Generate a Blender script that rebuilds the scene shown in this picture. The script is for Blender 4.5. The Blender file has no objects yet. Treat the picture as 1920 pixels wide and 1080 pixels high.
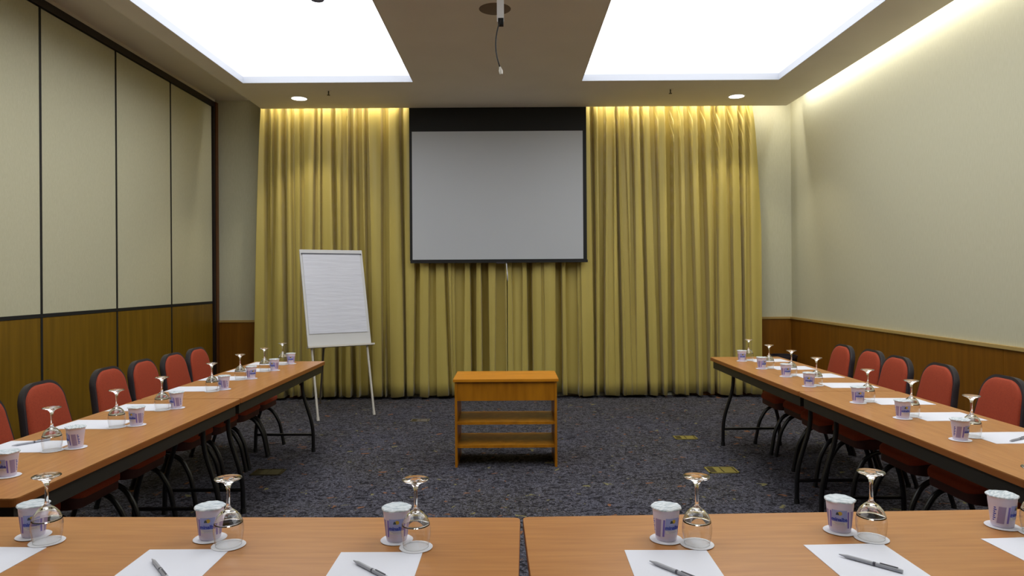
import bpy, bmesh, math, random
from mathutils import Vector, Matrix
random.seed(7)
sc = bpy.context.scene
COL = sc.collection
R = math.radians
PI = math.pi

# ------------------------------------------------------------------ camera
F, CX, CY, ROLL, H = 1300.0, 957.0, 523.0, 0.0065, 1.44
cd = bpy.data.cameras.new('camera')
cd.sensor_width = 36.0
cd.lens = F / 1920 * 36.0
cd.shift_x = 3.0 / 1920
cd.shift_y = -17.0 / 1920
cd.clip_start = 0.05
cd.clip_end = 100
cam = bpy.data.objects.new('camera', cd)
COL.objects.link(cam)
cam.matrix_world = Matrix.Translation((0, 0, H)) @ Matrix.Rotation(PI / 2, 4, 'X') @ Matrix.Rotation(-ROLL, 4, 'Z')
sc.camera = cam

# ------------------------------------------------------------------ world, exposure
w = bpy.data.worlds.new('world')
sc.world = w
w.use_nodes = True
w.node_tree.nodes['Background'].inputs[0].default_value = (0.5, 0.5, 0.5, 1)
w.node_tree.nodes['Background'].inputs[1].default_value = 0.05
sc.view_settings.view_transform = 'Standard'
sc.view_settings.look = 'None'
sc.view_settings.gamma = 1.0
sc.view_settings.use_curve_mapping = False
sc.view_settings.exposure = 0.0
sc.cycles.max_bounces = 14
sc.cycles.diffuse_bounces = 6
sc.cycles.glossy_bounces = 5
sc.cycles.transmission_bounces = 14
sc.cycles.transparent_max_bounces = 12
sc.cycles.caustics_reflective = False
sc.cycles.caustics_refractive = True
sc.cycles.blur_glossy = 1.0

RECESS_GLOW = 3.3           # emission put on the recess ceilings in place of hidden cove strips
COVE_BACK, COVE_RIGHT, DOWN = 30.0, 44.0, 40.0


def area(name, loc, rot, sx, sy, power, color):
    l = bpy.data.lights.new(name, 'AREA')
    l.shape = 'RECTANGLE'
    l.size, l.size_y, l.energy, l.color = sx, sy, power, color
    o = bpy.data.objects.new(name, l)
    COL.objects.link(o)
    o.location = loc
    o.rotation_euler = rot
    return o


# strip lights hidden in the ceiling slots (above the curtains, above the right wall)
area('slot_light', (-2.09, 8.235, 3.62), (R(22), 0, 0), 1.65, .03, COVE_BACK * .30, (1, .93, .80))
area('slot_light', (2.15, 8.235, 3.62), (R(22), 0, 0), 2.3, .03, COVE_BACK * .5, (1, .94, .82))
area('slot_light', (3.315, 3.4, 3.62), (0, R(-22), 0), .03, 9.4, COVE_RIGHT, (1, .98, .93))

# ------------------------------------------------------------------ materials


def lin(c):
    return tuple(((v / 255) / 12.92 if v / 255 <= .04045 else ((v / 255 + .055) / 1.055) ** 2.4) for v in c) + (1,)


def mat(name, rgb, rough=.6, metal=0, spec=.5, **kw):
    m = bpy.data.materials.new(name)
    m.use_nodes = True
    b = m.node_tree.nodes['Principled BSDF']
    b.inputs['Base Color'].default_value = lin(rgb)
    b.inputs['Roughness'].default_value = rough
    b.inputs['Metallic'].default_value = metal
    b.inputs['Specular IOR Level'].default_value = spec
    for k, v in kw.items():
        b.inputs[k.replace('_', ' ')].default_value = v
    return m


def noise_mat(name, c1, c2, scale=(1, 1, 1), nscale=5, detail=4, rough=.6, lo=.35, hi=.65, bump=0, bdist=.002, spec=.5, dist=0, sheen=0):
    m = mat(name, c1, rough, spec=spec)
    nt = m.node_tree
    N, L = nt.nodes, nt.links
    b = N['Principled BSDF']
    tc = N.new('ShaderNodeTexCoord')
    mp = N.new('ShaderNodeMapping')
    mp.inputs['Scale'].default_value = scale
    nz = N.new('ShaderNodeTexNoise')
    nz.inputs['Scale'].default_value = nscale
    nz.inputs['Detail'].default_value = detail
    nz.inputs['Distortion'].default_value = dist
    cr = N.new('ShaderNodeValToRGB')
    cr.color_ramp.elements[0].position = lo
    cr.color_ramp.elements[1].position = hi
    cr.color_ramp.elements[0].color = lin(c1)
    cr.color_ramp.elements[1].color = lin(c2)
    L.new(tc.outputs['Object'], mp.inputs[0])
    L.new(mp.outputs[0], nz.inputs['Vector'])
    L.new(nz.outputs['Fac'], cr.inputs[0])
    L.new(cr.outputs[0], b.inputs['Base Color'])
    if sheen:
        b.inputs['Sheen Weight'].default_value = sheen
    if bump:
        bp = N.new('ShaderNodeBump')
        bp.inputs['Strength'].default_value = bump
        bp.inputs['Distance'].default_value = bdist
        L.new(nz.outputs['Fac'], bp.inputs['Height'])
        L.new(bp.outputs[0], b.inputs['Normal'])
    return m


M = {}
M['table_x'] = noise_mat('beech_laminate', (168, 112, 60), (186, 130, 74), (1.2, 16, 4), 4, 5, .33, .3, .7, spec=.4)
M['table_y'] = noise_mat('beech_laminate_long', (176, 110, 64), (194, 128, 78), (16, 1.2, 4), 4, 5, .33, .3, .7, spec=.4)
M['table_edge'] = mat('beech_edge', (150, 88, 38), .4)
M['panel_wood'] = noise_mat('oak_panel', (106, 78, 12), (126, 94, 20), (1, 9, .5), 3, 6, .42, .3, .7, spec=.35)
M['wain_wood'] = noise_mat('brown_wainscot_wood', (108, 66, 10), (126, 80, 16), (9, 9, .6), 3, 6, .42, .3, .7, spec=.35)
M['wain_cap'] = mat('wainscot_cap_paint', (170, 142, 84), .5)
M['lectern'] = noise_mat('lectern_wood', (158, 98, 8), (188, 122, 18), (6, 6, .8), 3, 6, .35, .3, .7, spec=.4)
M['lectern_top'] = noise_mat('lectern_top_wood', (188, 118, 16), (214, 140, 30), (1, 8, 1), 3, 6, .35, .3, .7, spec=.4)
M['wallpaper'] = noise_mat('cream_wallpaper', (184, 182, 156), (192, 190, 166), (30, 30, 3), 6, 4, .75, .3, .7, bump=.15, bdist=.001)
M['fabric_panel'] = noise_mat('cream_fabric_panel', (186, 183, 154), (196, 193, 166), (1, 40, 6), 6, 4, .8, .3, .7, bump=.2, bdist=.001)
M['ceiling'] = noise_mat('beige_ceiling_paint', (226, 219, 206), (230, 223, 210), (1, 1, 1), 2, 2, .8)
M['white_paint'] = mat('white_paint', (232, 232, 234), .6)
M['frame_black'] = mat('dark_frame', (26, 15, 12), .5)
M['frame_brown'] = mat('brown_frame_wood', (92, 52, 14), .5)
M['black'] = mat('matte_black', (10, 10, 11), .7)
M['metal_black'] = mat('black_painted_steel', (14, 14, 17), .38, spec=.5)
M['apron'] = mat('dark_rail', (40, 36, 30), .5)
M['chair_red'] = noise_mat('red_upholstery', (142, 50, 20), (156, 58, 26), (1, 1, 1), 120, 3, .85, .3, .7, bump=.3, bdist=.0006, sheen=.0)
M['chair_shell'] = mat('dark_plastic_trim', (44, 40, 46), .38)
M['screen_white'] = mat('screen_fabric', (186, 190, 196), .8)
M['paper'] = mat('white_paper', (222, 224, 234), .7)
M['pad_paper'] = noise_mat('flipchart_paper', (212, 214, 224), (218, 220, 230), (.6, .6, 6), 6, 3, .7, .3, .7, bump=.25, bdist=.012)
M['lip_paint'] = mat('pale_grey_lip_paint', (186, 190, 200), .6)
M['board'] = mat('whiteboard', (205, 205, 205), .35)
M['light_metal'] = mat('pale_grey_metal', (205, 200, 190), .4)
M['grey_metal'] = mat('grey_metal', (92, 84, 74), .45)
M['foil'] = noise_mat('foil_lid', (176, 190, 200), (226, 232, 238), (1, 3, 1), 60, 2, .35, .4, .6, bump=.15, bdist=.001)
M['coaster'] = mat('coaster_paper', (226, 226, 232), .7)
M['blue_ink'] = mat('blue_print', (36, 66, 190), .5)
M['violet_ink'] = mat('violet_print', (124, 112, 208), .5)
M['grey_ink'] = mat('greyish_violet_print', (158, 146, 192), .5)
M['sky_ink'] = mat('pale_blue_print', (160, 172, 232), .5)
M['yellow_ink'] = mat('yellow_print', (200, 170, 50), .5)
M['green_ink'] = mat('dark_green_print', (48, 70, 88), .5)
M['pen'] = mat('grey_translucent_pen', (168, 170, 178), .3)
M['pen_dark'] = mat('dark_pen_plastic', (70, 70, 82), .35)
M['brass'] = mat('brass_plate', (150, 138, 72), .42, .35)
M['brass_shaded'] = mat('shaded_brass', (86, 80, 50), .6, .1)  # brass darkened in colour for the shade under the left table
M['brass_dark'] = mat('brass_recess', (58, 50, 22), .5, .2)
M['cable'] = mat('cable_rubber', (28, 20, 16), .6)
M['rubber'] = mat('rubber', (16, 16, 16), .8)

# plastic cup
m = mat('lilac_plastic', (222, 216, 240), .28, spec=.5)
M['cup'] = m
# clear glass
m = bpy.data.materials.new('clear_glass')
m.use_nodes = True
b = m.node_tree.nodes['Principled BSDF']
b.inputs['Base Color'].default_value = (1, 1, 1, 1)
b.inputs['Roughness'].default_value = 0.0
b.inputs['Transmission Weight'].default_value = 1
b.inputs['IOR'].default_value = 1.5
M['glass'] = m


m = bpy.data.materials.new('thin_glass')
m.use_nodes = True
nt = m.node_tree
nt.nodes.clear()
_t = nt.nodes.new('ShaderNodeBsdfTransparent')
_t.inputs[0].default_value = (.97, .975, .97, 1)
_g = nt.nodes.new('ShaderNodeBsdfGlossy')
_g.inputs['Roughness'].default_value = .02
_lw = nt.nodes.new('ShaderNodeLayerWeight')
_pw = nt.nodes.new('ShaderNodeMath')
_pw.operation = 'POWER'
_pw.inputs[1].default_value = 3.0
_lw.inputs[0].default_value = .5
nt.links.new(_lw.outputs['Facing'], _pw.inputs[0])
_f = nt.nodes.new('ShaderNodeMath')
_f.operation = 'MULTIPLY_ADD'
_f.inputs[1].default_value = .9
_f.inputs[2].default_value = .06
nt.links.new(_pw.outputs[0], _f.inputs[0])
_m = nt.nodes.new('ShaderNodeMixShader')
_o = nt.nodes.new('ShaderNodeOutputMaterial')
nt.links.new(_f.outputs[0], _m.inputs[0])
nt.links.new(_t.outputs[0], _m.inputs[1])
nt.links.new(_g.outputs[0], _m.inputs[2])
nt.links.new(_m.outputs[0], _o.inputs[0])
M['thin_glass'] = m


def emit_mat(name, col, s):
    m = bpy.data.materials.new(name)
    m.use_nodes = True
    nt = m.node_tree
    nt.nodes.clear()
    e = nt.nodes.new('ShaderNodeEmission')
    o = nt.nodes.new('ShaderNodeOutputMaterial')
    e.inputs[0].default_value = col + (1,)
    e.inputs[1].default_value = s
    nt.links.new(e.outputs[0], o.inputs[0])
    return m


M['luminous'] = emit_mat('recess_ceiling_glow', (.97, .985, 1.0), RECESS_GLOW)  # cove-lit ceiling made to glow itself; its light strips are not built
M['lamp'] = emit_mat('downlight_lens', (1, .95, .82), 6)
m = bpy.data.materials.new('translucent_white')
m.use_nodes = True
nt = m.node_tree
nt.nodes.clear()
t = nt.nodes.new('ShaderNodeBsdfTranslucent')
t.inputs[0].default_value = (.9, .91, .93, 1)
o = nt.nodes.new('ShaderNodeOutputMaterial')
nt.links.new(t.outputs[0], o.inputs[0])
M['translucent'] = m

# curtain cloth: satin gold
m = noise_mat('gold_curtain_cloth', (182, 164, 82), (188, 170, 90), (3, 3, .5), 3, 4, .45, .3, .7, spec=.5)
m.node_tree.nodes['Principled BSDF'].inputs['Sheen Weight'].default_value = .3
M['curtain'] = m

# carpet: dark blue-grey with light curls and rusty specks
m = mat('patterned_carpet', (60, 60, 76), .95, spec=.1)
nt = m.node_tree
N, L = nt.nodes, nt.links
b = N['Principled BSDF']
tc = N.new('ShaderNodeTexCoord')


def noise(scale, detail, dist, mapscale=(1, 1, 1), rz=0):
    mp = N.new('ShaderNodeMapping')
    mp.inputs['Scale'].default_value = mapscale
    mp.inputs['Rotation'].default_value = (0, 0, rz)
    n = N.new('ShaderNodeTexNoise')
    n.inputs['Scale'].default_value = scale
    n.inputs['Detail'].default_value = detail
    n.inputs['Distortion'].default_value = dist
    L.new(tc.outputs['Object'], mp.inputs[0])
    L.new(mp.outputs[0], n.inputs['Vector'])
    return n


def ramp(src, stops):
    r = N.new('ShaderNodeValToRGB')
    while len(r.color_ramp.elements) < len(stops):
        r.color_ramp.elements.new(.5)
    for e, (p, c) in zip(r.color_ramp.elements, stops):
        e.position = p
        e.color = c if len(c) == 4 else lin(c)
    L.new(src.outputs['Fac'], r.inputs[0])
    return r


def mixc(a, bb, fac):
    x = N.new('ShaderNodeMix')
    x.data_type = 'RGBA'
    L.new(fac.outputs[0], x.inputs['Factor'])
    L.new(a.outputs[0] if a.bl_idname != 'ShaderNodeMix' else a.outputs['Result'], x.inputs['A'])
    if isinstance(bb, tuple):
        x.inputs['B'].default_value = lin(bb)
    else:
        L.new(bb.outputs[0], x.inputs['B'])
    return x


Wt, Bk = (1, 1, 1, 1), (0, 0, 0, 1)
n1 = noise(1.3, 3, .5)
base = ramp(n1, [(.35, (58, 56, 52)), (.65, (62, 62, 72))])
n2 = noise(38, 2, 2.2, (1, .55, 1), R(35))
curls = ramp(n2, [(.44, Bk), (.5, Wt), (.53, Wt), (.6, Bk)])
c1 = mixc(base, (100, 99, 110), curls)
n2b = noise(30, 2, 2.0, (.6, 1, 1), R(-20))
dk = ramp(n2b, [(.50, Bk), (.58, Wt)])
c1b = mixc(c1, (34, 33, 38), dk)
n3 = noise(11, 2, .6)
sp = ramp(n3, [(.68, Bk), (.72, Wt)])
c2 = mixc(c1b, (128, 88, 62), sp)
n4 = noise(13, 2, .6, (1, 1, 1), 1.1)
sp2 = ramp(n4, [(.69, Bk), (.73, Wt)])
c3 = mixc(c2, (124, 118, 80), sp2)
L.new(c3.outputs['Result'], b.inputs['Base Color'])
bp = N.new('ShaderNodeBump')
bp.inputs['Strength'].default_value = .5
bp.inputs['Distance'].default_value = .004
L.new(n2.outputs['Fac'], bp.inputs['Height'])
L.new(bp.outputs[0], b.inputs['Normal'])
M['carpet'] = m

# ------------------------------------------------------------------ helpers


def at(u, v, z):
    """world point at height z seen at photo pixel (u, v)"""
    x, y = u - CX, v - CY
    x, y = x - y * ROLL, y + x * ROLL
    d = F * (H - z) / y
    return Vector((x * d / F, d, z))


def tag(o, label=None, cat=None, group=None, kind=None):
    if label: o['label'] = label
    if cat: o['category'] = cat
    if group: o['group'] = group
    if kind: o['kind'] = kind
    return o


def empty(name, loc=(0, 0, 0), rz=0, **k):
    o = bpy.data.objects.new(name, None)
    o.empty_display_size = .05
    COL.objects.link(o)
    o.location = loc
    o.rotation_euler = (0, 0, rz)
    return tag(o, **k)


def obj(name, bm, m, parent=None, smooth=False, bevel=0, seg=2, loc=None, rot=None):
    if bevel:
        es = [e for e in bm.edges if len(e.link_faces) == 2 and e.calc_face_angle(0) > R(40)]
        bmesh.ops.bevel(bm, geom=es, offset=bevel, segments=seg, affect='EDGES', profile=.5)
    bmesh.ops.recalc_face_normals(bm, faces=bm.faces)
    me = bpy.data.meshes.new(name)
    bm.to_mesh(me)
    bm.free()
    me.materials.append(M[m] if isinstance(m, str) else m)
    if smooth:
        for p in me.polygons: p.use_smooth = True
        if smooth == 'auto' or bevel:
            me.set_sharp_from_angle(angle=R(35))
    o = bpy.data.objects.new(name, me)
    COL.objects.link(o)
    if parent: o.parent = parent
    if loc: o.location = loc
    if rot: o.rotation_euler = rot
    return o


def B():
    return bmesh.new()


def box(bm, x0, x1, y0, y1, z0, z1, mtx=None):
    vs = [bm.verts.new(Vector(p)) for p in ((x0, y0, z0), (x1, y0, z0), (x1, y1, z0), (x0, y1, z0), (x0, y0, z1), (x1, y0, z1), (x1, y1, z1), (x0, y1, z1))]
    if mtx is not None:
        for v in vs: v.co = mtx @ v.co
    for f in ((0, 3, 2, 1), (4, 5, 6, 7), (0, 1, 5, 4), (1, 2, 6, 5), (2, 3, 7, 6), (3, 0, 4, 7)):
        bm.faces.new([vs[i] for i in f])
    return bm


def bx(x0, x1, y0, y1, z0, z1):
    return box(B(), x0, x1, y0, y1, z0, z1)


def fillet(pts, r, n=5):
    pts = [Vector(p) for p in pts]
    out = [pts[0]]
    for i in range(1, len(pts) - 1):
        p, a, c = pts[i], pts[i - 1], pts[i + 1]
        rr = r[i - 1] if isinstance(r, (list, tuple)) else r
        d1, d2 = (a - p), (c - p)
        k1, k2 = min(rr, d1.length * .49), min(rr, d2.length * .49)
        s, e = p + d1.normalized() * k1, p + d2.normalized() * k2
        for j in range(n + 1):
            t = j / n
            out.append((1 - t) ** 2 * s + 2 * t * (1 - t) * p + t * t * e)
    out.append(pts[-1])
    return out


def tube(bm, pts, r, seg=10):
    pts = [Vector(p) for p in pts]
    rings = []
    up = None
    for i, p in enumerate(pts):
        t = (pts[min(i + 1, len(pts) - 1)] - pts[max(i - 1, 0)]).normalized()
        if up is None:
            up = Vector((0, 0, 1)) if abs(t.z) < .9 else Vector((1, 0, 0))
        x = (up - t * up.dot(t)).normalized()
        up = x
        y = t.cross(x)
        rr = r[i] if isinstance(r, (list, tuple)) else r
        rings.append([bm.verts.new(p + (x * math.cos(a) + y * math.sin(a)) * rr) for a in [2 * PI * k / seg for k in range(seg)]])
    for a, b_ in zip(rings, rings[1:]):
        for k in range(seg):
            bm.faces.new((a[k], a[(k + 1) % seg], b_[(k + 1) % seg], b_[k]))
    bm.faces.new(rings[0][::-1])
    bm.faces.new(rings[-1])
    return bm


def lathe(bm, prof, seg=32, closed=False, ripple=None):
    rings = []
    for (r, z) in prof:
        if r < 1e-6:
            rings.append([bm.verts.new((0, 0, z))])
        else:
            ring = []
            for k in range(seg):
                a = 2 * PI * k / seg
                rr, dz = (ripple(r, a) if ripple else (r, 0))
                ring.append(bm.verts.new((rr * math.cos(a), rr * math.sin(a), z + dz)))
            rings.append(ring)
    pairs = list(zip(rings, rings[1:]))
    if closed: pairs.append((rings[-1], rings[0]))
    for a, b_ in pairs:
        for k in range(seg):
            k2 = (k + 1) % seg
            if len(a) == 1 and len(b_) == 1: continue
            if len(a) == 1: bm.faces.new((a[0], b_[k], b_[k2]))
            elif len(b_) == 1: bm.faces.new((a[k], a[k2], b_[0]))
            else: bm.faces.new((a[k], a[k2], b_[k2], b_[k]))
    return bm


def prism(bm, poly, z0, z1, mtx=None):
    """extrude a 2-D outline (x, y) from z0 to z1"""
    lo = [bm.verts.new((x, y, z0)) for x, y in poly]
    hi = [bm.verts.new((x, y, z1)) for x, y in poly]
    n = len(poly)
    bm.faces.new(lo[::-1])
    bm.faces.new(hi)
    for i in range(n):
        bm.faces.new((lo[i], lo[(i + 1) % n], hi[(i + 1) % n], hi[i]))
    if mtx is not None:
        for v in lo + hi: v.co = mtx @ v.co
    return bm


def rrect(x0, x1, y0, y1, r, n=5):
    out = []
    for cx, cy, a0 in ((x1 - r, y1 - r, 0), (x0 + r, y1 - r, 90), (x0 + r, y0 + r, 180), (x1 - r, y0 + r, 270)):
        for k in range(n + 1):
            a = R(a0 + 90 * k / n)
            out.append((cx + r * math.cos(a), cy + r * math.sin(a)))
    return out


def copy_tree(o, parent=None):
    c = o.copy()
    COL.objects.link(c)
    c.parent = parent
    for ch in KIDS.get(o.name, list(o.children)):
        copy_tree(ch, c)
    return c


KIDS = {}


def freeze(o):
    KIDS[o.name] = list(o.children)
    for c in o.children: freeze(c)


def make_copies(root, n):
    """n things: the first is root itself"""
    freeze(root)
    return [root] + [copy_tree(root) for _ in range(n - 1)]


# ------------------------------------------------------------------ room shell
XL, XR, YB, YF = -3.60, 3.456, 8.52, -2.2
ZS = 3.47           # soffit
LX0, LX1, RX0, RX1, SY0, SY1 = -2.74, -.987, .746, 2.775, .9, 7.13

fl = obj('floor', bx(XL - .3, XR + .1, YF - .1, YB + .1, -.05, 0), 'carpet')
tag(fl, kind='structure')

# ceiling slabs with the two light wells
bm = B()
Z1, Z2 = 3.535, 3.86
e = .10
box(bm, LX1, RX0, YF, 8.2, ZS, Z1); box(bm, LX1 + e, RX0 - e, YF, 8.2, Z1, Z2)
box(bm, -2.93, LX0, YF, 8.2, ZS, Z1); box(bm, -2.93, LX0 - e, YF, 8.2, Z1, Z2)
box(bm, RX1, 3.28, YF, 8.2, ZS, Z1); box(bm, RX1 + e, 3.28, YF, 8.2, Z1, Z2)
for a, c in ((LX0, LX1), (RX0, RX1)):
    box(bm, a, c, SY1, 8.2, ZS, Z1); box(bm, a - e, c + e, SY1 + e, 8.2, Z1, Z2)
    box(bm, a, c, YF, SY0, ZS, Z1); box(bm, a - e, c + e, YF, SY0 - e, Z1, Z2)
ce = obj('ceiling', bm, 'ceiling')
tag(ce, kind='structure')
obj('ceiling_slab', bx(XL - .3, XR + .3, YF - .3, YB + .3, Z2, Z2 + .1), 'ceiling', ce)
obj('side_ceiling', bx(XL - .3, -2.93, YF, YB + .1, 3.655, Z2), 'ceiling', ce)
bm_lip, bm_cove = B(), B()
for a, c in ((LX0, LX1), (RX0, RX1)):
    t = .004
    bm = bm_lip
    box(bm, a - t, a + t, SY0, SY1, ZS + .001, Z1 + .004); box(bm, c - t, c + t, SY0, SY1, ZS + .001, Z1 + .004)
    box(bm, a, c, SY1 - t, SY1 + t, ZS + .001, Z1 + .004); box(bm, a, c, SY0 - t, SY0 + t, ZS + .001, Z1 + .004)
    bm = bm_cove
    box(bm, a - e, a - e + t, SY0 - e, SY1 + e, Z1, 3.72); box(bm, c + e - t, c + e, SY0 - e, SY1 + e, Z1, 3.72)
    box(bm, a - e, c + e, SY1 + e - t, SY1 + e, Z1, 3.72); box(bm, a - e, c + e, SY0 - e, SY0 - e + t, Z1, 3.72)
    # ledge tops
    box(bm, a - e, a, SY0 - e, SY1 + e, Z1, Z1 + .003); box(bm, c, c + e, SY0 - e, SY1 + e, Z1, Z1 + .003)
    box(bm, a, c, SY1, SY1 + e, Z1, Z1 + .003)
obj('white_lip', bm_lip, 'lip_paint', ce)
obj('cove_lining', bm_cove, 'white_paint', ce)
for a, c in ((LX0, LX1), (RX0, RX1)):
    obj('glowing_recess_ceiling', bx(a - e + .005, c + e - .005, SY0 - e + .005, SY1 + e - .005, 3.72, 3.74), 'luminous', ce)  # recess ceilings, emitting the light they would only reflect

# back wall
wb = obj('wall_back', bx(XL - .1, XR + .1, YB, YB + .1, .0, Z2), 'wallpaper')
tag(wb, kind='structure')
obj('wainscot_panel', bx(XL, -2.2, YB - .018, YB, 0.0, .93), 'wain_wood', wb)
obj('wainscot_panel', bx(2.2, XR, YB - .018, YB, 0.0, .93), 'wain_wood', wb)
for a, c in ((XL, -2.2), (2.2, XR)):
    obj('cap_molding', bx(a, c, YB - .03, YB, .93, .955), 'wain_cap', wb, bevel=.004)

# right wall
wr = obj('wall_right', bx(XR, XR + .1, YF - .1, YB + .1, 0, Z2), 'wallpaper')
tag(wr, kind='structure')
yy = YB - .018
while yy > YF:
    y0 = max(yy - 1.22, YF)
    obj('wainscot_panel', bx(XR - .018, XR, y0 + .0015, yy - .0015, 0.0, .93), 'wain_wood', wr)
    yy = y0
obj('cap_molding', bx(XR - .032, XR, YF, YB - .03, .93, .955), 'wain_cap', wr, bevel=.004)

# wall behind the camera
wf = obj('wall_front', bx(XL - .1, XR + .1, YF - .1, YF, 0, Z2), 'wallpaper')
tag(wf, kind='structure')

# left wall: folding partition of fabric and wood panels in a dark frame
wl = obj('wall_left', bx(XL - .12, XL - .035, YF - .1, YB, 0, Z2), 'frame_black')
tag(wl, kind='structure')
step, g = 1.0215, .012
y1 = 8.385
while y1 > YF + .1:
    y0 = max(y1 - step, YF)
    obj('fabric_panel', bx(XL - .035, XL, y0 + g, y1 - g, 1.195, 3.545), 'fabric_panel', wl, bevel=.003)
    obj('wood_panel', bx(XL - .035, XL, y0 + g, y1 - g, .02, 1.165), 'panel_wood', wl, bevel=.003)
    obj('joint_strip', bx(XL - .034, XL + .003, y0 - g, y0 + g, .02, 3.552), 'black', wl)
    obj('rail_strip', bx(XL - .034, XL + .003, y0 + g, y1 - g, 1.166, 1.194), 'black', wl)
    y1 = y0
obj('top_frame', bx(XL - .034, XL + .02, YF, 8.43, 3.552, 3.615), 'frame_black', wl)
obj('ceiling_strip', bx(XL - .034, XL + .004, YF, 8.47, 3.615, 3.66), 'ceiling', wl)
obj('end_frame', bx(XL - .034, XL + .02, 8.39, 8.435, 0, 3.552), 'frame_black', wl)
obj('side_post', bx(XL - .034, XL + .03, 8.436, 8.50, 0, 3.615), 'frame_brown', wl)

# ------------------------------------------------------------------ curtains
YC = 8.33
PX = YC / F


def cx(u): return (u - CX) * PX


# troughs between the pleats: (u at top, u at bottom, half width px, depth at top, depth at bottom)
TR_L = [(502, 500, 5, .9, .5), (517, 508, 4, .55, .5), (534, 537, 5, 1, .9), (550, 551, 4, .45, .35), (567, 567, 5, .5, .6), (593, 590, 4, .7, .7), (605, 603, 2, .5, .4),
        (627, 630, 4, 1, 1), (645, 643, 5, .5, .4), (658, 662, 5, 1, 1), (675, 680, 7, .8, .6), (688, 692, 5, .8, .9), (717, 719, 3, .9, .6), (725, 727, 5, .8, .9), (755, 758, 3, 1, 1),
        (784, 780, 6, .9, .8), (812, 811, 7, .55, .55), (830, 843, 3, .45, .6), (846, 850, 3, .4, .3), (861, 861, 9, .7, .7), (888, 888, 6, 1.15, 1.15), (909, 909, 8, 1.1, 1.1), (938, 937, 10, .6, .6)]
TR_R = [(968, 969, 9, .5, .3), (990, 994, 4, 1, 1), (997, 997, 2, .7, .8), (1016, 1017, 3, .2, .2), (1045, 1048, 6, 1, 1), (1070, 1074, 10, .65, .65), (1083, 1088, 3, .3, .3), (1112, 1115, 3, .9, 1),
        (1129, 1129, 6, .8, 1), (1146, 1146, 7, .5, .1), (1159, 1164, 3, 1, .9), (1169, 1178, 5, .4, .15), (1184, 1190, 4, 1, .15), (1204, 1216, 3, .8, 1), (1228, 1237, 6, .95, .9), (1256, 1258, 7, 1, 1.05),
        (1270, 1278, 6, .5, .2), (1292, 1299, 8, .9, .8), (1317, 1323, 7, 1, .9), (1339, 1343, 4, .8, 1), (1346, 1347, 2, .9, .3), (1369, 1373, 5, .8, .6), (1390, 1394, 3, .8, .9), (1402, 1404, 4, .4, .3)]


def curtain(name, u0t, u0b, u1t, u1b, troughs, edge0, edge1, seed):
    rnd = random.Random(seed)
    zt, zb = 3.66, .035
    NX, NZ = 1150, 22
    bm = B()
    ph = [rnd.uniform(0, 6.28) for _ in range(6)]
    grid = []
    for j in range(NZ + 1):
        tz = j / NZ
        z = zt + (zb - zt) * tz
        tt = min(1, max(0, (3.45 - z) / 3.4))
        row = []
        ua = u0t + (u0b - u0t) * edge0(tt)
        ub = u1t + (u1b - u1t) * edge1(tt)
        for i in range(NX + 1):
            u = ua + (ub - ua) * i / NX
            d = 0
            for k, (a, c, hw, da, dc) in enumerate(troughs):
                uc = a + (c - a) * tt + 1.0 * math.sin(3.1 * tt + k * 1.7)
                hw2 = hw * (1 + .15 * math.sin(4 * tt + k))
                q = abs(u - uc)
                soft = 1.4
                s = 1 - min(1, max(0, (q - (hw2 - soft * .6)) / soft))
                s = s * s * (3 - 2 * s)
                # long shoulder so that the pleats are rounded
                sh = max(0, 1 - q / (hw2 + 9)) ** 2 * .22
                d = max(d, (da + (dc - da) * tt) * max(s, sh))
            y = YC - .015 + min(.178, .165 * d)
            y += .010 * math.sin(u * .115 + ph[0]) + .003 * math.sin(u * .31 + ph[1] + tt)
            y += .006 * math.sin(tt * 2.5 + u * .02) + tt * -.01
            zz = z
            if j == NZ:
                zz += .008 * math.sin(u * .09 + ph[3]) + .012 * d
            row.append(bm.verts.new((cx(u), y, zz)))
        grid.append(row)
    for j in range(NZ):
        for i in range(NX):
            bm.faces.new((grid[j][i], grid[j][i + 1], grid[j + 1][i + 1], grid[j + 1][i]))
    return obj(name, bm, 'curtain', smooth=True)


c1_ = curtain('curtain', 491, 476, 950, 950, TR_L, lambda t: t ** .7, lambda t: t, 1)
tag(c1_, 'left gold floor-length curtain in deep pleats behind the white flipchart', 'curtain', 'gold curtains on the back wall')
c2_ = curtain('curtain', 953, 951, 1411, 1427, TR_R, lambda t: t, lambda t: min(1, (t * 2.4)) ** .6, 2)
tag(c2_, 'right gold floor-length curtain ending beside the cream back wall corner', 'curtain', 'gold curtains on the back wall')
for c in (c1_, c2_):
    s = c.modifiers.new('cloth', 'SOLIDIFY')
    s.thickness = .003
    s.offset = 1

# ------------------------------------------------------------------ projection screen
YS = 8.22


def sx(u): return (u - CX) * YS / F


def sz(v): return H - (v - CY) * YS / F


scr = empty('projection_screen', (sx(933), YS, sz(490)))
tag(scr, 'large white projection screen with thick black border hanging before the gold curtains', 'screen')
ox, oz = sx(933), sz(490)
obj('black_border', bx(sx(769) - ox, sx(1101) - ox, -.002, .002, sz(488) - oz, 3.60 - oz), 'black', scr)
obj('screen_fabric', bx(sx(774) - ox, sx(1094) - ox, -.006, -.0025, sz(486) - oz, sz(246) - oz), 'screen_white', scr)
obj('bottom_bar', bx(sx(770) - ox, sx(1102) - ox, -.014, .014, sz(492.5) - oz, sz(487.5) - oz), 'black', scr, bevel=.004)
obj('housing', bx(sx(763) - ox, sx(1103) - ox, .004, .045, 3.50 - oz, 3.66 - oz), 'black', scr, bevel=.01)
obj('pull_tab', bx(sx(931) - ox, sx(947) - ox, -.018, .012, sz(494) - oz, sz(491) - oz), 'chair_shell', scr, bevel=.002)
bm = B()
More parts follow.
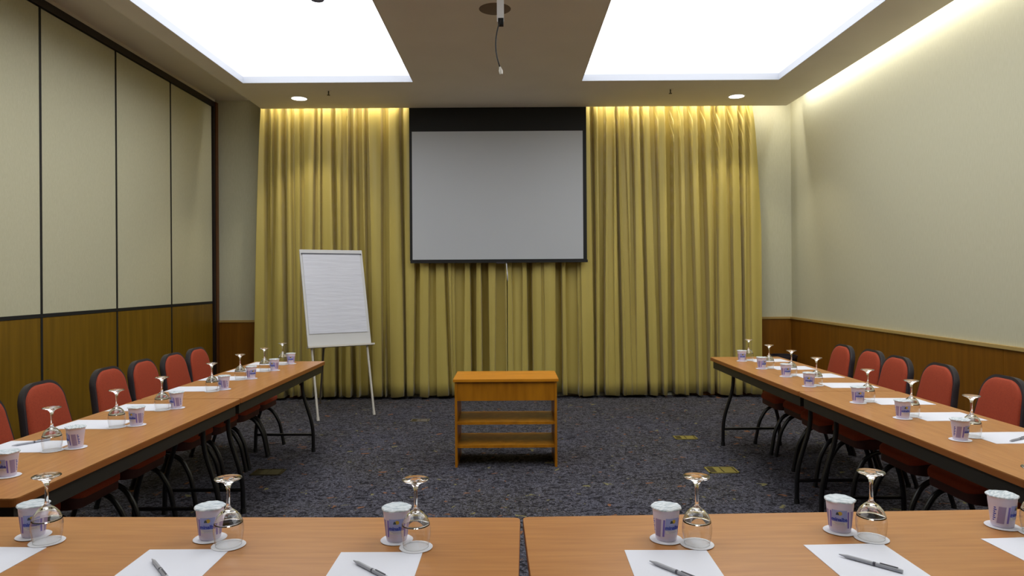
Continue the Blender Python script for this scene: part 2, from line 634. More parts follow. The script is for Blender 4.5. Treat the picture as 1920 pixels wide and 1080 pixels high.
tube(bm, fillet([(sx(949.5) - ox, 0, sz(492) - oz), (sx(951) - ox, 0, sz(510) - oz), (sx(952) - ox, 0, sz(527) - oz)], .02), [.006] * 4 + [.008] * 3 + [.004], 8)
obj('pull_cord', bm, 'paper', scr, smooth=True)

# ------------------------------------------------------------------ ceiling fittings


def on_soffit(u, v): return at(u, v, ZS)


for (u, v, lab) in ((561, 184.5, 'round recessed downlight glowing in the soffit above the left curtain'), (1381, 180.5, 'round recessed downlight glowing in the soffit above the right curtain')):
    p = on_soffit(u, v)
    t = empty('downlight', p, label=lab, cat='ceiling light', group='recessed downlights')
    bm = lathe(B(), [(.083, -.004), (.1, -.004), (.104, 0), (.083, 0)], 40, closed=True)
    obj('trim_ring', bm, 'white_paint', t, smooth='auto')
    obj('lens', lathe(B(), [(0, -.003), (.083, -.003), (.083, 0), (0, 0)], 40), 'lamp', t, smooth='auto')
    l = bpy.data.lights.new('downlight_lamp', 'SPOT')
    l.energy, l.color, l.spot_size, l.spot_blend, l.shadow_soft_size = DOWN, (1, .9, .68), R(96), .45, .06
    lo = bpy.data.objects.new('downlight_lamp', l)
    COL.objects.link(lo)
    lo.location = p + Vector((0, 0, -.012))

for (u, v, lab) in ((616, 170, 'tiny brass sprinkler head on the soffit right of the left downlight'), (1257, 167, 'tiny brass sprinkler head on the soffit left of the right downlight')):
    p = on_soffit(u, v)
    t = empty('sprinkler_head', p, label=lab, cat='sprinkler', group='ceiling sprinklers')
    obj('escutcheon', lathe(B(), [(0, -.004), (.026, -.004), (.03, 0), (0, 0)], 20), 'ceiling', t, smooth='auto')
    obj('stem', lathe(B(), [(0, -.045), (.006, -.045), (.007, -.004), (0, -.004)], 12), 'brass_dark', t, smooth='auto')
    obj('deflector', lathe(B(), [(0, -.05), (.017, -.05), (.017, -.046), (0, -.046)], 16), 'brass_dark', t, smooth='auto')

p = at(928, 17, ZS)
t = tag(obj('ceiling_speaker', lathe(B(), [(0, -.006), (.105, -.006), (.12, 0), (0, 0)], 40), mat('brown_grey_grille', (120, 104, 86), .8), smooth='auto', loc=p),
        'round brown-grey speaker disc flush in the ceiling behind the projector pole', 'speaker')

# projector pole with a hanging cable
PY = 4.2


def pz(v): return H - (v - CY) * PY / F


px0 = (941.5 - CX) * PY / F
pole = empty('projector_mount', (px0, PY, ZS), label='white projector mounting pole hanging from the middle of the ceiling', cat='mount')
obj('ceiling_plate', bx(-.07, .07, -.07, .07, -.008, 0), 'white_paint', pole, bevel=.003)
obj('pole', bx(-.021, .021, -.021, .021, pz(43) - ZS, -.008), 'white_paint', pole, bevel=.004)
obj('end_cap', bx(-.014, .018, -.023, .018, pz(48) - ZS, pz(36) - ZS), 'rubber', pole, bevel=.003)
cab = empty('hanging_cable', (px0, PY, pz(38)), label='loose dark cable dangling below the white projector pole', cat='cable')


def cpt(u, v): return ((u - 941.5) * PY / F, -.02, pz(v) - pz(38))


bm = tube(B(), fillet([cpt(942, 40), cpt(936, 55), cpt(931.5, 82), cpt(934, 108), cpt(940, 128)], .09, 6), .0042, 8)
obj('cord', bm, 'cable', cab, smooth=True)
bm = tube(B(), [cpt(940, 127), cpt(941, 131), cpt(941.5, 134), cpt(942.5, 141)], [.005, .008, .012, .009], 8)
obj('connector', bm, 'light_metal', cab, smooth='auto')

# fittings under the glowing recess ceilings
det = tag(obj('smoke_detector', lathe(B(), [(0, -.022), (.05, -.022), (.058, -.012), (.06, 0), (0, 0)], 32), mat('dark_blue_grey_plastic', (70, 74, 110), .5), smooth='auto', loc=at(595, 0, 3.70) + Vector((0, 0, .02))),
          'dark blue-grey smoke detector on the left glowing recess ceiling', 'detector')
det = tag(obj('smoke_detector', lathe(B(), [(0, -.022), (.05, -.022), (.058, -.012), (.06, 0), (0, 0)], 32), bpy.data.materials['dark_blue_grey_plastic'], smooth='auto', loc=at(1303, -5, 3.70) + Vector((0, 0, .02))),
          'dark smoke detector on the right glowing recess ceiling, cut by the frame edge', 'detector')
for (u, v, lab) in ((530, -2, 'pale translucent disc on the left glowing recess ceiling'), (1366, -6, 'pale translucent disc on the right glowing recess ceiling')):
    tag(obj('ceiling_disc', lathe(B(), [(0, -.03), (.08, -.028), (.1, -.01), (.1, -.006), (0, -.006)], 32), 'translucent', smooth='auto', loc=at(u, v, 3.70) + Vector((0, 0, .02))), lab, 'ceiling disc', 'pale discs on the luminous panels')

# ------------------------------------------------------------------ floor outlets
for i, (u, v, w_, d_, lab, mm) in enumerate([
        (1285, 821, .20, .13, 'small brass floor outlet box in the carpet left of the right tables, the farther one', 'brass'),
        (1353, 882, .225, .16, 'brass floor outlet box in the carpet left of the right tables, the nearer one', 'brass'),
        (503, 886, .225, .16, 'dull shaded floor outlet box beside the far left table legs', 'brass_shaded'),
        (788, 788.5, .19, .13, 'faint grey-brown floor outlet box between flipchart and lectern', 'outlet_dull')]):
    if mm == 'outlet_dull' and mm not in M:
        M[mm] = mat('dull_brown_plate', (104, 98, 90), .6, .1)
    p = at(u, v, 0)
    t = empty('floor_outlet', p, label=lab, cat='floor outlet', group='floor outlet boxes')
    bm = B()
    o_, i_ = w_ / 2, w_ / 2 - .012
    for q in ((-o_, o_, -d_ / 2, -d_ / 2 + .01), (-o_, o_, d_ / 2 - .01, d_ / 2), (-o_, -i_, -d_ / 2, d_ / 2), (i_, o_, -d_ / 2, d_ / 2)):
        box(bm, *q, 0, .006)
    obj('rim', bm, 'brass_dark' if i == 2 else mm, t)  # third rim darkened too, as if shaded by the table
    obj('base_plate', bx(-i_, i_, -d_ / 2 + .01, d_ / 2 - .01, 0, .002), 'brass_dark', t)
    obj('lid', bx(-i_ + .05, -.004, -d_ / 2 + .014, d_ / 2 - .014, .002, .005), mm, t, bevel=.001)
    obj('lid', bx(.006, i_ - .01, -d_ / 2 + .014, d_ / 2 - .014, .002, .005), mm, t, bevel=.001)

# ------------------------------------------------------------------ lectern
LD = 5.29
lx0, lx1 = (848 - CX) * LD / F, (1046 - CX) * LD / F
lc = (lx0 + lx1) / 2
lec = empty('lectern', (lc, LD, 0), label='low orange-brown wooden lectern with two open shelves before the curtains', cat='lectern')
hw = (lx1 - lx0) / 2
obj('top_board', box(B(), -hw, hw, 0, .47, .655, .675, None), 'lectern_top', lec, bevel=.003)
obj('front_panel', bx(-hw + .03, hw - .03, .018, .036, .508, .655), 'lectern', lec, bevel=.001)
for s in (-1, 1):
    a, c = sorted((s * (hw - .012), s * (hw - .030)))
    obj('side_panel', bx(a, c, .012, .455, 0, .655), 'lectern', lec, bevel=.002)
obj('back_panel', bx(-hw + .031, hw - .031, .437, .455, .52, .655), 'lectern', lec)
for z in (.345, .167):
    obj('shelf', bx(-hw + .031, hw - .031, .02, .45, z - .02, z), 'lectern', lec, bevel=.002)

# ------------------------------------------------------------------ flipchart
FLp, FRp = Vector((-1.996, 7.07, 0)), Vector((-1.449, 7.39, 0))
TLp = Vector((-2.225, 7.35, 1.765))
rx = (FRp - FLp).normalized()
lean = (TLp - FLp)
lean = (lean - rx * lean.dot(rx) * .0)
upv = lean.normalized()
nrm = rx.cross(upv).normalized()        # towards the back
if nrm.y < 0: nrm = -nrm
Wd = .655
FM = Matrix((tuple(rx) + (0,), tuple(nrm) + (0,), tuple(upv) + (0,), (0, 0, 0, 1))).transposed()
fc = empty('flipchart', FLp, label='white flipchart easel with a blank paper pad, left before the curtains', cat='flipchart')
Lh = lean.length
zb_ = Lh * .425


def fbx(*a): return box(B(), *a, mtx=FM.to_3x3().to_4x4())


obj('board', fbx(-.012, Wd + .012, -.008, .012, zb_, Lh), 'board', fc, bevel=.002)
pad = obj('paper_pad', fbx(.012, Wd - .018, -.016, -.009, zb_ + .13, Lh - .045), 'pad_paper', fc, bevel=.001)
obj('clamp_bar', fbx(0.0, Wd, -.019, -.009, Lh - .052, Lh - .040), 'pen_dark', fc, bevel=.002)
obj('pen_tray', fbx(-.02, Wd + .035, -.055, .012, zb_ - .018, zb_), 'light_metal', fc, bevel=.003)
rr = FM.to_3x3()
for k in (0, 1):
    x = .028 + k * (Wd - .06)
    a = rr @ Vector((x, .004, .012 / upv.z))
    c = rr @ Vector((x, .004, zb_ - .01))
    lg = obj('leg', tube(B(), [a, c], .012, 12), 'light_metal', fc, smooth='auto')
    obj('foot', tube(B(), [a - upv * .01, a + upv * .03], .015, 12), 'light_metal', lg, smooth='auto')
topc = rr @ Vector((Wd * .45, .02, Lh * .9))
rear = Vector((-2.22, 8.05, 0.0)) - FLp
lg = obj('leg', tube(B(), [topc, rear + Vector((0, 0, .012))], .012, 12), 'grey_metal', fc, smooth='auto')
obj('brace', tube(B(), [rr @ Vector((Wd * .45, .02, zb_ + .05)), rear + (topc - rear) * .42], .006, 8), 'grey_metal', fc, smooth='auto')

# ------------------------------------------------------------------ waste bin in the corner
wbn = empty('waste_bin', (3.19, 8.12, 0), label='dark waste bin in the far right corner behind the table end', cat='bin')
obj('bin_body', lathe(B(), [(0, 0), (.125, 0), (.15, .5), (.153, .505), (.145, .508), (.12, .012), (0, .012)], 32), 'rubber', wbn, smooth='auto')
obj('bin_rim', lathe(B(), [(.143, .5), (.157, .5), (.157, .53), (.143, .53)], 32, closed=True), 'chair_shell', wbn, smooth='auto')

# ------------------------------------------------------------------ tables
TZ = .74


def make_table(Lt, Wt_, grain):
    """local: length along x from 0..Lt, width along y 0..Wt_ ; origin on floor"""
    t = empty('folding_table')
    obj('tabletop', prism(B(), rrect(0, Lt, 0, Wt_, .018), TZ - .004, TZ), grain, t, bevel=.0015, seg=1)
    obj('edge_band', prism(B(), rrect(-.001, Lt + .001, -.001, Wt_ + .001, .019), TZ - .028, TZ - .0045), 'table_edge', t, bevel=.005)
    bm = B()
    i0, i1, za, zb2 = .022, .042, TZ - .095, TZ - .0285
    box(bm, i0, Lt - i0, i0, i1, za, zb2); box(bm, i0, Lt - i0, Wt_ - i1, Wt_ - i0, za, zb2)
    box(bm, i0, i1, i1, Wt_ - i1, za, zb2); box(bm, Lt - i1, Lt - i0, i1, Wt_ - i1, za, zb2)
    obj('apron_rail', bm, 'apron', t)
    mid = Wt_ / 2
    for x, s in ((.17, 1), (Lt - .17, -1)):
        for k in (-1, 1):
            pts = fillet([(x, mid + k * .15, TZ - .03), (x, mid + k * .15, .50), (x, mid + k * .24, .22), (x, mid + k * .243, .012)], .09)
            lg = obj('leg', tube(B(), pts, .0145, 10), 'metal_black', t, smooth='auto')
            obj('foot_cap', tube(B(), [(x, mid + k * .243, 0), (x, mid + k * .243, .03)], .017, 10), 'rubber', lg, smooth='auto')
        obj('crossbar', tube(B(), [(x, mid - .24, .145), (x, mid + .24, .145)], .011, 8), 'metal_black', t, smooth='auto')
        obj('crossbar', tube(B(), [(x, mid - .15, .63), (x, mid + .15, .63)], .010, 8), 'metal_black', t, smooth='auto')
        obj('brace', tube(B(), fillet([(x, mid, .62), (x + s * .14, mid, .55), (x + s * .36, mid, TZ - .04)], .03), .008, 8), 'light_metal', t, smooth='auto')
        obj('hinge_brace', tube(B(), [(x, mid - .13, .56), (x + s * .01, mid - .24 * .5 - .06, TZ - .06)], .006, 8), 'metal_black', t, smooth='auto')
    return t


LW = .60
far_y = 5.99
left_tab = [(far_y, 'brown wooden folding table at the far left, before the flipchart'), (far_y - 1.87 - .008, 'brown wooden folding table on the left side, nearer the camera')]
side = make_table(1.87, LW, 'table_x')
tabs = make_copies(side, 4)
# side tables run along y: rotate 90 deg: local x -> world y, local y -> world -x
for k, (yf, lab) in enumerate(left_tab):
    t = tabs[k]
    t.location = (-1.605, yf - 1.87, 0)
    t.rotation_euler = (0, 0, PI / 2)
    tag(t, lab, 'table', 'tables in a U shape')
right_tab = [(6.11, 'brown wooden folding table at the far right, before the curtain edge'), (6.11 - 1.878, 'brown wooden folding table on the right side, nearer the camera')]
for k, (yf, lab) in enumerate(right_tab):
    t = tabs[2 + k]
    t.location = (1.755 + .60, yf - 1.87, 0)
    t.rotation_euler = (0, 0, PI / 2)
    tag(t, lab, 'table', 'tables in a U shape')

fa, fb = R(-1.3), R(1.6)
front = make_table(1.83, LW, 'table_x')
ft = make_copies(front, 2)
pL = at(975, 970.5, TZ)
pR = at(980.5, 969.5, TZ)
# origin at far edge corner: local y runs 0..LW towards +y, so shift back by LW
for t, p, a, sgn, lab in ((ft[0], pL, fa, -1, 'brown wooden folding table across the foreground left of the centre gap'), (ft[1], pR, fb, 1, 'brown wooden folding table across the foreground right of the centre gap')):
    t.rotation_euler = (0, 0, a)
    ux, uy = Vector((math.cos(a), math.sin(a), 0)), Vector((-math.sin(a), math.cos(a), 0))
    o0 = Vector((p.x, p.y, 0)) - uy * LW
    if sgn < 0: o0 = o0 - ux * 1.83
    t.location = o0
    tag(t, lab, 'table', 'tables in a U shape')

# ------------------------------------------------------------------ chairs (front towards +y)


def back_outline(w_, h0, h1, r, taper=.02, n=8):
    pts = [(-w_ / 2, h0 + .03), (-w_ / 2 + .03, h0), (w_ / 2 - .03, h0), (w_ / 2, h0 + .03)]
    wt = w_ - 2 * taper
    for cx_, a0 in ((wt / 2 - r, 0), (-wt / 2 + r, 90)):
        for k in range(n + 1):
            a = R(a0 + 90 * k / n)
            pts.append((cx_ + r * math.cos(a), h1 - r + r * math.sin(a)))
    return pts


def cushion(bm, outline, y_front, y_back, puff, inset):
    """rounded pad standing in x-z: outline (x, z), front face at y_front bulging by puff"""
    cxm = sum(p[0] for p in outline) / len(outline)
    czm = (min(p[1] for p in outline) + max(p[1] for p in outline)) / 2
    rings = []
    levels = [(0, y_back), (0, y_front - inset * (1 if y_front < y_back else -1) * -1 if False else y_front + (inset if y_front < y_back else -inset)), (inset * .35, y_front + (inset * .35 if y_front < y_back else -inset * .35)), (inset, y_front)]
    sg = -1 if y_front < y_back else 1
    levels += [(inset * 3, y_front + sg * puff * .5), (inset * 7, y_front + sg * puff)]
    for ins, y in levels:
        ring = []
        for (x, z) in outline:
            dx, dz = x - cxm, z - czm
            l = math.hypot(dx, dz)
            k = max(0, (l - ins)) / l
            ring.append(bm.verts.new((cxm + dx * k, y, czm + dz * k)))
        rings.append(ring)
    n = len(outline)
    for a, b_ in zip(rings, rings[1:]):
        for i in range(n):
            bm.faces.new((a[i], a[(i + 1) % n], b_[(i + 1) % n], b_[i]))
    bm.faces.new(rings[0])
    bm.faces.new(rings[-1])
    return bm


def make_chair():
    t = empty('banquet_chair')
    # seat: rounded pad lying flat
    sh = Matrix.Rotation(PI / 2, 4, 'X')
    seat_out = rrect(-.205, .205, -.22, .33, .07, 5)
    bm = cushion(B(), seat_out, .468, .435, .008, .012)
    for v in bm.verts: v.co = Vector((v.co.x, v.co.z, v.co.y))
    for v in bm.verts:
        if v.co.y > .2: v.co.z -= (v.co.y - .2) ** 2 * 1.6
    obj('seat', bm, 'chair_red', t, smooth='auto')
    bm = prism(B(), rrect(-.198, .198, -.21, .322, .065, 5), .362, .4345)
    obj('seat_pan', bm, mat('shade_darkened_red', (66, 14, 10), .6) if 'pan' not in M else M['pan'], t, bevel=.006, smooth='auto')  # pan colour carries the darkness under the tabletop
    # backrest leaning back
    ang = R(11)
    Mb = Matrix.Translation((0, -.235, .47)) @ Matrix.Rotation(ang, 4, 'X')
    out = back_outline(.385, .03, .393, .12, .028)
    bm = cushion(B(), out, .024, -.008, .007, .012)
    for v in bm.verts: v.co = Mb @ v.co
    obj('backrest', bm, 'chair_red', t, smooth='auto')
    out = back_outline(.42, .015, .410, .135, .028)
    bm = B()
    n = len(out)
    inn = back_outline(.386, .03, .394, .12, .028)
    # shell: back plate with a raised rim around the pad
    ringso = [[bm.verts.new((x * k, y, z)) for x, z in out] for (k, y) in ((.97, -.026), (1, -.016), (1, .006), (.99, .012))]
    ringi = [[bm.verts.new((x, y, z)) for x, z in inn] for y in (.012, -.004)]
    rs = ringso + ringi
    for a, b_ in zip(rs, rs[1:]):
        for i in range(n):
            bm.faces.new((a[i], a[(i + 1) % n], b_[(i + 1) % n], b_[i]))
    bm.faces.new(rs[0]); bm.faces.new(rs[-1])
    for v in bm.verts: v.co = Mb @ v.co
    obj('back_shell', bm, 'chair_shell', t, smooth='auto')
    for s in (-1, 1):
        x = s * .175
        pts = fillet([(x, -.20, .352), (x, .25, .350), (x + s * .01, .335, .20), (x + s * .015, .37, .012)], [.17, .05], 7)
        lg = obj('leg', tube(B(), pts, .0145, 10), 'metal_black', t, smooth='auto')
        obj('leg_cap', tube(B(), [(x + s * .015, .3705, 0), (x + s * .015, .3685, .025)], .0155, 10), 'rubber', lg, smooth='auto')
        x2 = s * .2
        pts = fillet([(x2 * .88, .14, .355), (x2 * .95, -.10, .350), (x2, -.20, .20), (x2, -.26, .012)], [.12, .05], 7)
        lg = obj('leg', tube(B(), pts, .0145, 10), 'metal_black', t, smooth='auto')
        obj('leg_cap', tube(B(), [(x2, -.2602, 0), (x2, -.259, .025)], .0155, 10), 'rubber', lg, smooth='auto')
        pts = fillet([(s * .13, .02, .388), (s * .13, -.262, .388), (s * .13, -.262, .50), (s * .13, -.30, .70)], .05, 5)
        obj('back_bracket', tube(B(), pts, .011, 10), 'metal_black', t, smooth='auto')
    return t


M['pan'] = mat('shade_darkened_red', (66, 14, 10), .6)  # seat red deepened to paint in the shade under the tables
left_ch = [(5.90, 0), (5.46, .01), (5.03, 0), (4.59, 0), (3.96, -.01), (3.46, 0), (2.98, .0), (2.5, 0)]
right_ch = [(5.80, 2.79), (5.375, 2.81), (4.945, 2.77), (4.505, 2.80), (3.93, 2.81), (3.44, 2.80), (2.97, 2.8), (2.5, 2.8)]
nthL = ['first (farthest)', 'second', 'third', 'fourth', 'fifth', 'sixth', 'seventh', 'eighth']
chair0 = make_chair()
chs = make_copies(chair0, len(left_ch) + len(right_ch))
for k, (y, dx) in enumerate(left_ch):
    c = chs[k]
    c.location = (-2.685 + dx + .315, y, 0)
    c.rotation_euler = (0, 0, -PI / 2 + R(random.uniform(-.8, .8)))
    tag(c, f'red upholstered chair with dark trim, {nthL[k]} from the curtains along the left tables', 'chair', 'red chairs along the left tables')
for k, (y, x) in enumerate(right_ch):
    c = chs[len(left_ch) + k]
    c.location = (x - .315, y, 0)
    c.rotation_euler = (0, 0, PI / 2 + R(random.uniform(-.8, .8)))
    tag(c, f'red upholstered chair with dark trim, {nthL[k]} from the curtains along the right tables', 'chair', 'red chairs along the right tables')

# ------------------------------------------------------------------ table settings
NORD = ['first', 'second', 'third', 'fourth', 'fifth', 'sixth', 'seventh', 'eighth']


def cup_r(z): return .0275 + (.0365 - .0275) * z / .084


def wrap(pts2d, off=.0004):
    out = []
    for (s, z) in pts2d:
        r = cup_r(z) + off
        a = s / r - PI / 2
        out.append(Vector((r * math.cos(a), r * math.sin(a), z)))
    return out


def patch(bm, s0, s1, z0, z1, off=.0004, nx=10):
    cols = []
    for i in range(nx + 1):
        s = s0 + (s1 - s0) * i / nx
        cols.append([bm.verts.new(v) for v in wrap([(s, z0), (s, z1)], off)])
    for a, b_ in zip(cols, cols[1:]):
        bm.faces.new((a[0], b_[0], b_[1], a[1]))
    return bm


def text_mesh(body, size, s0, z0, off):
    cu = bpy.data.curves.new('lettering', 'FONT')
    cu.body = body
    cu.size = size
    cu.align_x = 'CENTER'
    cu.resolution_u = 3
    cu.offset = .0005
    o = bpy.data.objects.new('lettering', cu)
    COL.objects.link(o)
    dg = bpy.context.evaluated_depsgraph_get()
    me = bpy.data.meshes.new_from_object(o.evaluated_get(dg))
    bpy.data.objects.remove(o)
    bm = B()
    bm.from_mesh(me)
    bmesh.ops.subdivide_edges(bm, edges=[e_ for e_ in bm.edges if e_.calc_length() > .003], cuts=2)
    bmesh.ops.triangulate(bm, faces=bm.faces)
    for v in bm.verts:
        v.co = wrap([(v.co.x + s0, v.co.y + z0)], off)[0]
    return bm


def make_cup():
    t = empty('water_cup')
    body = [(0, .003), (.024, .003), (.0262, 0), (.0275, .002)] + [(cup_r(z), z) for z in (.01, .02, .04, .06, .074)] + [(.0352, .0755), (.0366, .082), (.0372, .085), (0, .085)]
    bo = obj('cup_body', lathe(B(), body, 36), 'cup', t, smooth='auto')
    rnd = random.Random(3)

    def rip(r, a):
        k = max(0, (r - .03) / .01)
        return r + k * .0004 * math.sin(a * 17) + k * .0005 * math.sin(a * 7 + 1), k * (.0005 * math.sin(a * 11) + .0004 * math.sin(a * 5 + 2)) + (.0006 * math.sin(a * 4 + r * 200))
    obj('foil_lid', lathe(B(), [(0, .0872), (.01, .0874), (.02, .0868), (.03, .0876), (.0375, .088), (.0398, .0862), (.0400, .0838), (.0385, .0845), (.036, .0852), (0, .0852)], 56, ripple=rip), 'foil', t, smooth='auto')
    pn = obj('label_panel', patch(B(), -.020, .020, .022, .064, .0003), 'sky_ink', t, smooth=True)
    obj('white_band', patch(B(), -.0195, .0195, .0225, .0315, .0006), 'coaster', pn, smooth=True)
    obj('lettering', text_mesh('minalba', .0138, 0, .0342, .0009), 'blue_ink', pn, smooth=True)
    bm = patch(B(), -.014, .012, .0285, .0292, .0009)
    patch(bm, -.010, .014, .0255, .0262, .0009)
    obj('fine_print', bm, 'violet_ink', pn)
    bm = B()
    c = [bm.verts.new(v) for v in wrap([(.002 + .0055 * math.cos(2 * PI * k / 16), .0555 + .0055 * math.sin(2 * PI * k / 16)) for k in range(16)], .0009)]
    bm.faces.new(c)
    obj('sun_emblem', bm, 'yellow_ink', pn)
    bm = B()
    c = [bm.verts.new(v) for v in wrap([(-.009, .051), (-.0005, .051), (-.001, .055), (-.004, .059), (-.007, .0575)], .0012)]
    bm.faces.new(c)
    obj('hill_emblem', bm, 'green_ink', pn)
    for s in (-1, 1):
        obj('side_stripe', patch(B(), s * .024 - .0025, s * .024 + .0025, .014, .060, .0004, 3), 'violet_ink', t, smooth=True)
        obj('side_panel', patch(B(), s * .041 - .009, s * .041 + .009, .012, .060, .0004, 6), 'grey_ink', t, smooth=True)
        bm = B()
        for q in range(7):
            z = .018 + q * .006
            patch(bm, s * .058 - .004, s * .058 + .004 * (1 if q % 2 else .3), z, z + .0032, .0004, 3)
        obj('side_text', bm, 'blue_ink', t)
    return t


def make_glass():
    t = empty('wine_glass')
    # the bowl is a thin wall of glass, stem and foot are solid
    bowl = [(.0325, 0), (.0352, .012), (.0382, .032), (.0385, .046), (.0366, .058)]
    obj('bowl', lathe(B(), bowl, 40), 'thin_glass', t, smooth=True)
    obj('rim', lathe(B(), [(.0325 + .0006 * math.cos(q), .0007 + .0006 * math.sin(q)) for q in [2 * PI * k / 6 for k in range(6)]], 40, closed=True), 'thin_glass', t, smooth=True)
    stem = [(0, .0895), (.0085, .0885), (.0180, .0845), (.0272, .0745), (.0338, .0625), (.0362, .0575), (.0367, .0580), (.0362, .0610), (.0295, .077), (.019, .0885), (.0098, .0952), (.0060, .1), (.0047, .110), (.0042, .130), (.0047, .146), (.0070, .156), (.0115, .1635), (.021, .1695), (.0335, .1738),
            (.0354, .1752), (.0345, .1768), (.02, .1757), (.0, .1745)]
    obj('stem_and_foot', lathe(B(), stem, 40), 'glass', t, smooth=True)
    return t


def make_coaster():
    return obj('coaster', lathe(B(), [(0, 0), (.0425, 0), (.0435, .0008), (.0425, .0016), (.0, .0016)], 40), 'coaster', smooth='auto')


def make_sheet():
    return obj('notepaper', bx(-.105, .105, -.1485, .1485, 0, .0009), 'paper')


# front row: cup (u, v of its coaster), glass (u, v of its coaster), cup turn in degrees
front_set = [((63, 1004), (88, 1015.6), 25), ((394, 1009), (428.6, 1022.5), 12), ((744, 1012), (780, 1026), 8), ((1249, 1010.7), (1307, 1020), 20), ((1575, 995), (1634, 1009.5), -28), ((1879.5, 986), (1944, 999.5), 35)]
front_names = ['leftmost in foreground row', 'second from left in foreground row', 'just left of foreground table gap', 'just right of foreground table gap', 'second from right in foreground row', 'rightmost in foreground row']
left_set = [(545.5, 682, 530, 683.5), (514.4, 694.5, 496, 696), (471, 710, 450.5, 711.5), (420, 730, 397.5, 733.5), (331, 765, 304, 768.5), (256, 797, 219, 800.5), (142, 839, 97.5, 844.5), (14, 892, -45, 898)]
right_set = [(1391, 677, 1404, 675.8), (1428, 691.3, 1442, 690), (1473.5, 706, 1484, 704), (1517, 724.5, 1531, 722.5), (1609, 755, 1627, 752.3), (1692.5, 784, 1709, 780), (1800.5, 824.5, 1822, 818.5)]

n_cups = len(front_set) + len(left_set) + len(right_set)
cups = make_copies(make_cup(), n_cups)
glasses = make_copies(make_glass(), n_cups)
coasters = make_copies(make_coaster(), n_cups * 2)
sheets = make_copies(make_sheet(), n_cups)
ci = 0
CZ = TZ + .0012


def put(cu, gu, rot, where, grp, glass_name='glass'):
    global ci
    pc, pg = at(cu[0], cu[1], CZ), at(gu[0], gu[1], CZ)
    for q, (p, what) in enumerate(((pc, 'water cup'), (pg, 'upturned glass'))):
        k = coasters[ci * 2 + q]
        k.location = p
        tag(k, f'round white paper coaster under the {what} {where}', 'coaster', f'paper coasters on the {grp}')
    c = cups[ci]
    c.location = pc + Vector((0, 0, .0017))
    c.rotation_euler = (0, 0, R(rot))
    tag(c, f'foil-lidded plastic water cup with blue print, {where}', 'cup', f'water cups on the {grp}')
    g_ = glasses[ci]
    g_.location = pg + Vector((0, 0, .0017))
    tag(g_, f'clear wine glass standing upside down, {where}', 'glass', f'upturned wine glasses on the {grp}')
    ci += 1


# papers in the foreground: far left / far right corner pixel and a point on each side at the frame's bottom
front_sheets = [((-63, 1026), (93, 1027), (5, 1078)), ((280.5, 1030), (432, 1031.4), (386, 1080)), ((637, 1035.8), (795.5, 1036), (782, 1080)),
                ((1168, 1033), (1327, 1031), (1356.7, 1080)), ((1504.6, 1023), (1656, 1019), (1744, 1080)), ((1832.6, 1011), (1985, 1006), (2080, 1060))]
for k, (cu, gu, rot) in enumerate(front_set):
    put(cu, gu, rot, front_names[k], 'foreground tables')
    fl_, fr_, nr = (at(*q, TZ) for q in front_sheets[k])
    d1 = (fr_ - fl_).normalized()
    d2 = (nr - fr_).normalized()
    a1 = math.atan2(d1.y, d1.x)
    a2 = math.atan2(d2.y, d2.x) + PI / 2
    a = (a1 + a2) / 2 if k not in (0, 5) else a1
    ux, uy = Vector((math.cos(a), math.sin(a), 0)), Vector((-math.sin(a), math.cos(a), 0))
    mid = (fl_ + fr_) / 2
    s_ = sheets[ci - 1]
    s_.location = Vector((mid.x, mid.y, TZ + .0003)) - uy * .1485
    s_.rotation_euler = (0, 0, a)
    tag(s_, f'blank white sheet of paper {front_names[k]}', 'paper', 'note sheets on the foreground tables')
for k, (a, b_, c, d) in enumerate(left_set):
    where = f'{NORD[k]} from far end, left tables'
    put((a, b_), (c, d), random.uniform(-60, 60), where, 'left tables')
    pg = at(a, b_, TZ)
    s_ = sheets[ci - 1]
    s_.location = (-1.898 - .1485 + random.uniform(-.01, .01), pg.y + .02, TZ + .0003)
    s_.rotation_euler = (0, 0, PI / 2 + R(random.uniform(-2, 2)))
    tag(s_, f'blank white sheet of paper {where}', 'paper', 'note sheets on the left tables')
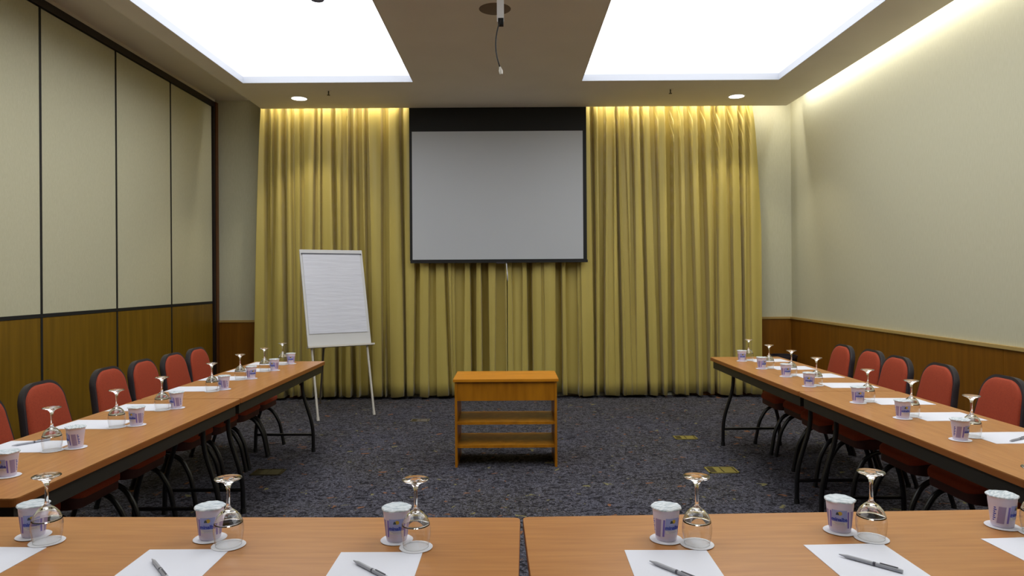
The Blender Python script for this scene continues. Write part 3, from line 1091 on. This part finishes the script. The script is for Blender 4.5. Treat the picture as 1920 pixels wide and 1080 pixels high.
for k, (a, b_, c, d) in enumerate(right_set):
    where = f'{NORD[k]} from far end, right tables'
    put((a, b_), (c, d), random.uniform(-60, 60), where, 'right tables')
    pg = at(a, b_, TZ)
    s_ = sheets[ci - 1]
    s_.location = (2.015 + .1485 + random.uniform(-.008, .008), pg.y + .03, TZ + .0003)
    s_.rotation_euler = (0, 0, -PI / 2 + R(random.uniform(-2, 2)))
    tag(s_, f'blank white sheet of paper {where}', 'paper', 'note sheets on the right tables')

# ------------------------------------------------------------------ pens


def make_pen():
    t = empty('pen')
    # local: lies along x from 0 (tip) to .145 (end), resting on z = 0
    Rx = Matrix.Rotation(PI / 2, 4, 'Y')

    def cyl(prof):
        bm = lathe(B(), prof, 14)
        for v in bm.verts: v.co = Vector((v.co.z, v.co.y, v.co.x + .0048))
        return bm
    obj('barrel', cyl([(0, .0), (.0012, .0), (.003, .012), (.0046, .02), (.0046, .085), (0, .085)]), 'pen', t, smooth='auto')
    obj('cap', cyl([(0, .085), (.0048, .085), (.0048, .14), (.004, .145), (0, .145)]), 'pen', t, smooth='auto')
    obj('ink_tube', cyl([(0, .03), (.0016, .03), (.0016, .08), (0, .08)]), 'pen_dark', t)
    obj('clip', bx(.095, .135, -.0015, .0015, .0098, .0112), 'pen_dark', t, bevel=.0004)
    obj('collar', cyl([(0, .080), (.005, .080), (.005, .086), (0, .086)]), 'pen_dark', t, smooth='auto')
    return t


pens = [((285, 1052), (309, 1082), 'grey pen on the second sheet from left in the foreground'), ((663, 1055), (713, 1081), 'grey pen on the foreground sheet just left of the table gap'),
        ((1218, 1055.5), (1284, 1082), 'grey pen on the foreground sheet just right of the table gap'), ((1573, 1043), (1685, 1073.5), 'grey pen on the second foreground sheet from right'),
        ((22, 838), (75, 829), 'grey pen on the nearest visible sheet of the left tables'), ((1893, 829), (1932, 820), 'grey pen on the nearest sheet of the right tables')]
ps = make_copies(make_pen(), len(pens))
for t, (a, b_, lab) in zip(ps, pens):
    p, q = at(*a, TZ + .001), at(*b_, TZ + .001)
    t.location = p + Vector((0, 0, .0004))
    t.rotation_euler = (0, 0, math.atan2(q.y - p.y, q.x - p.x))
    tag(t, lab, 'pen', 'pens on the note sheets')
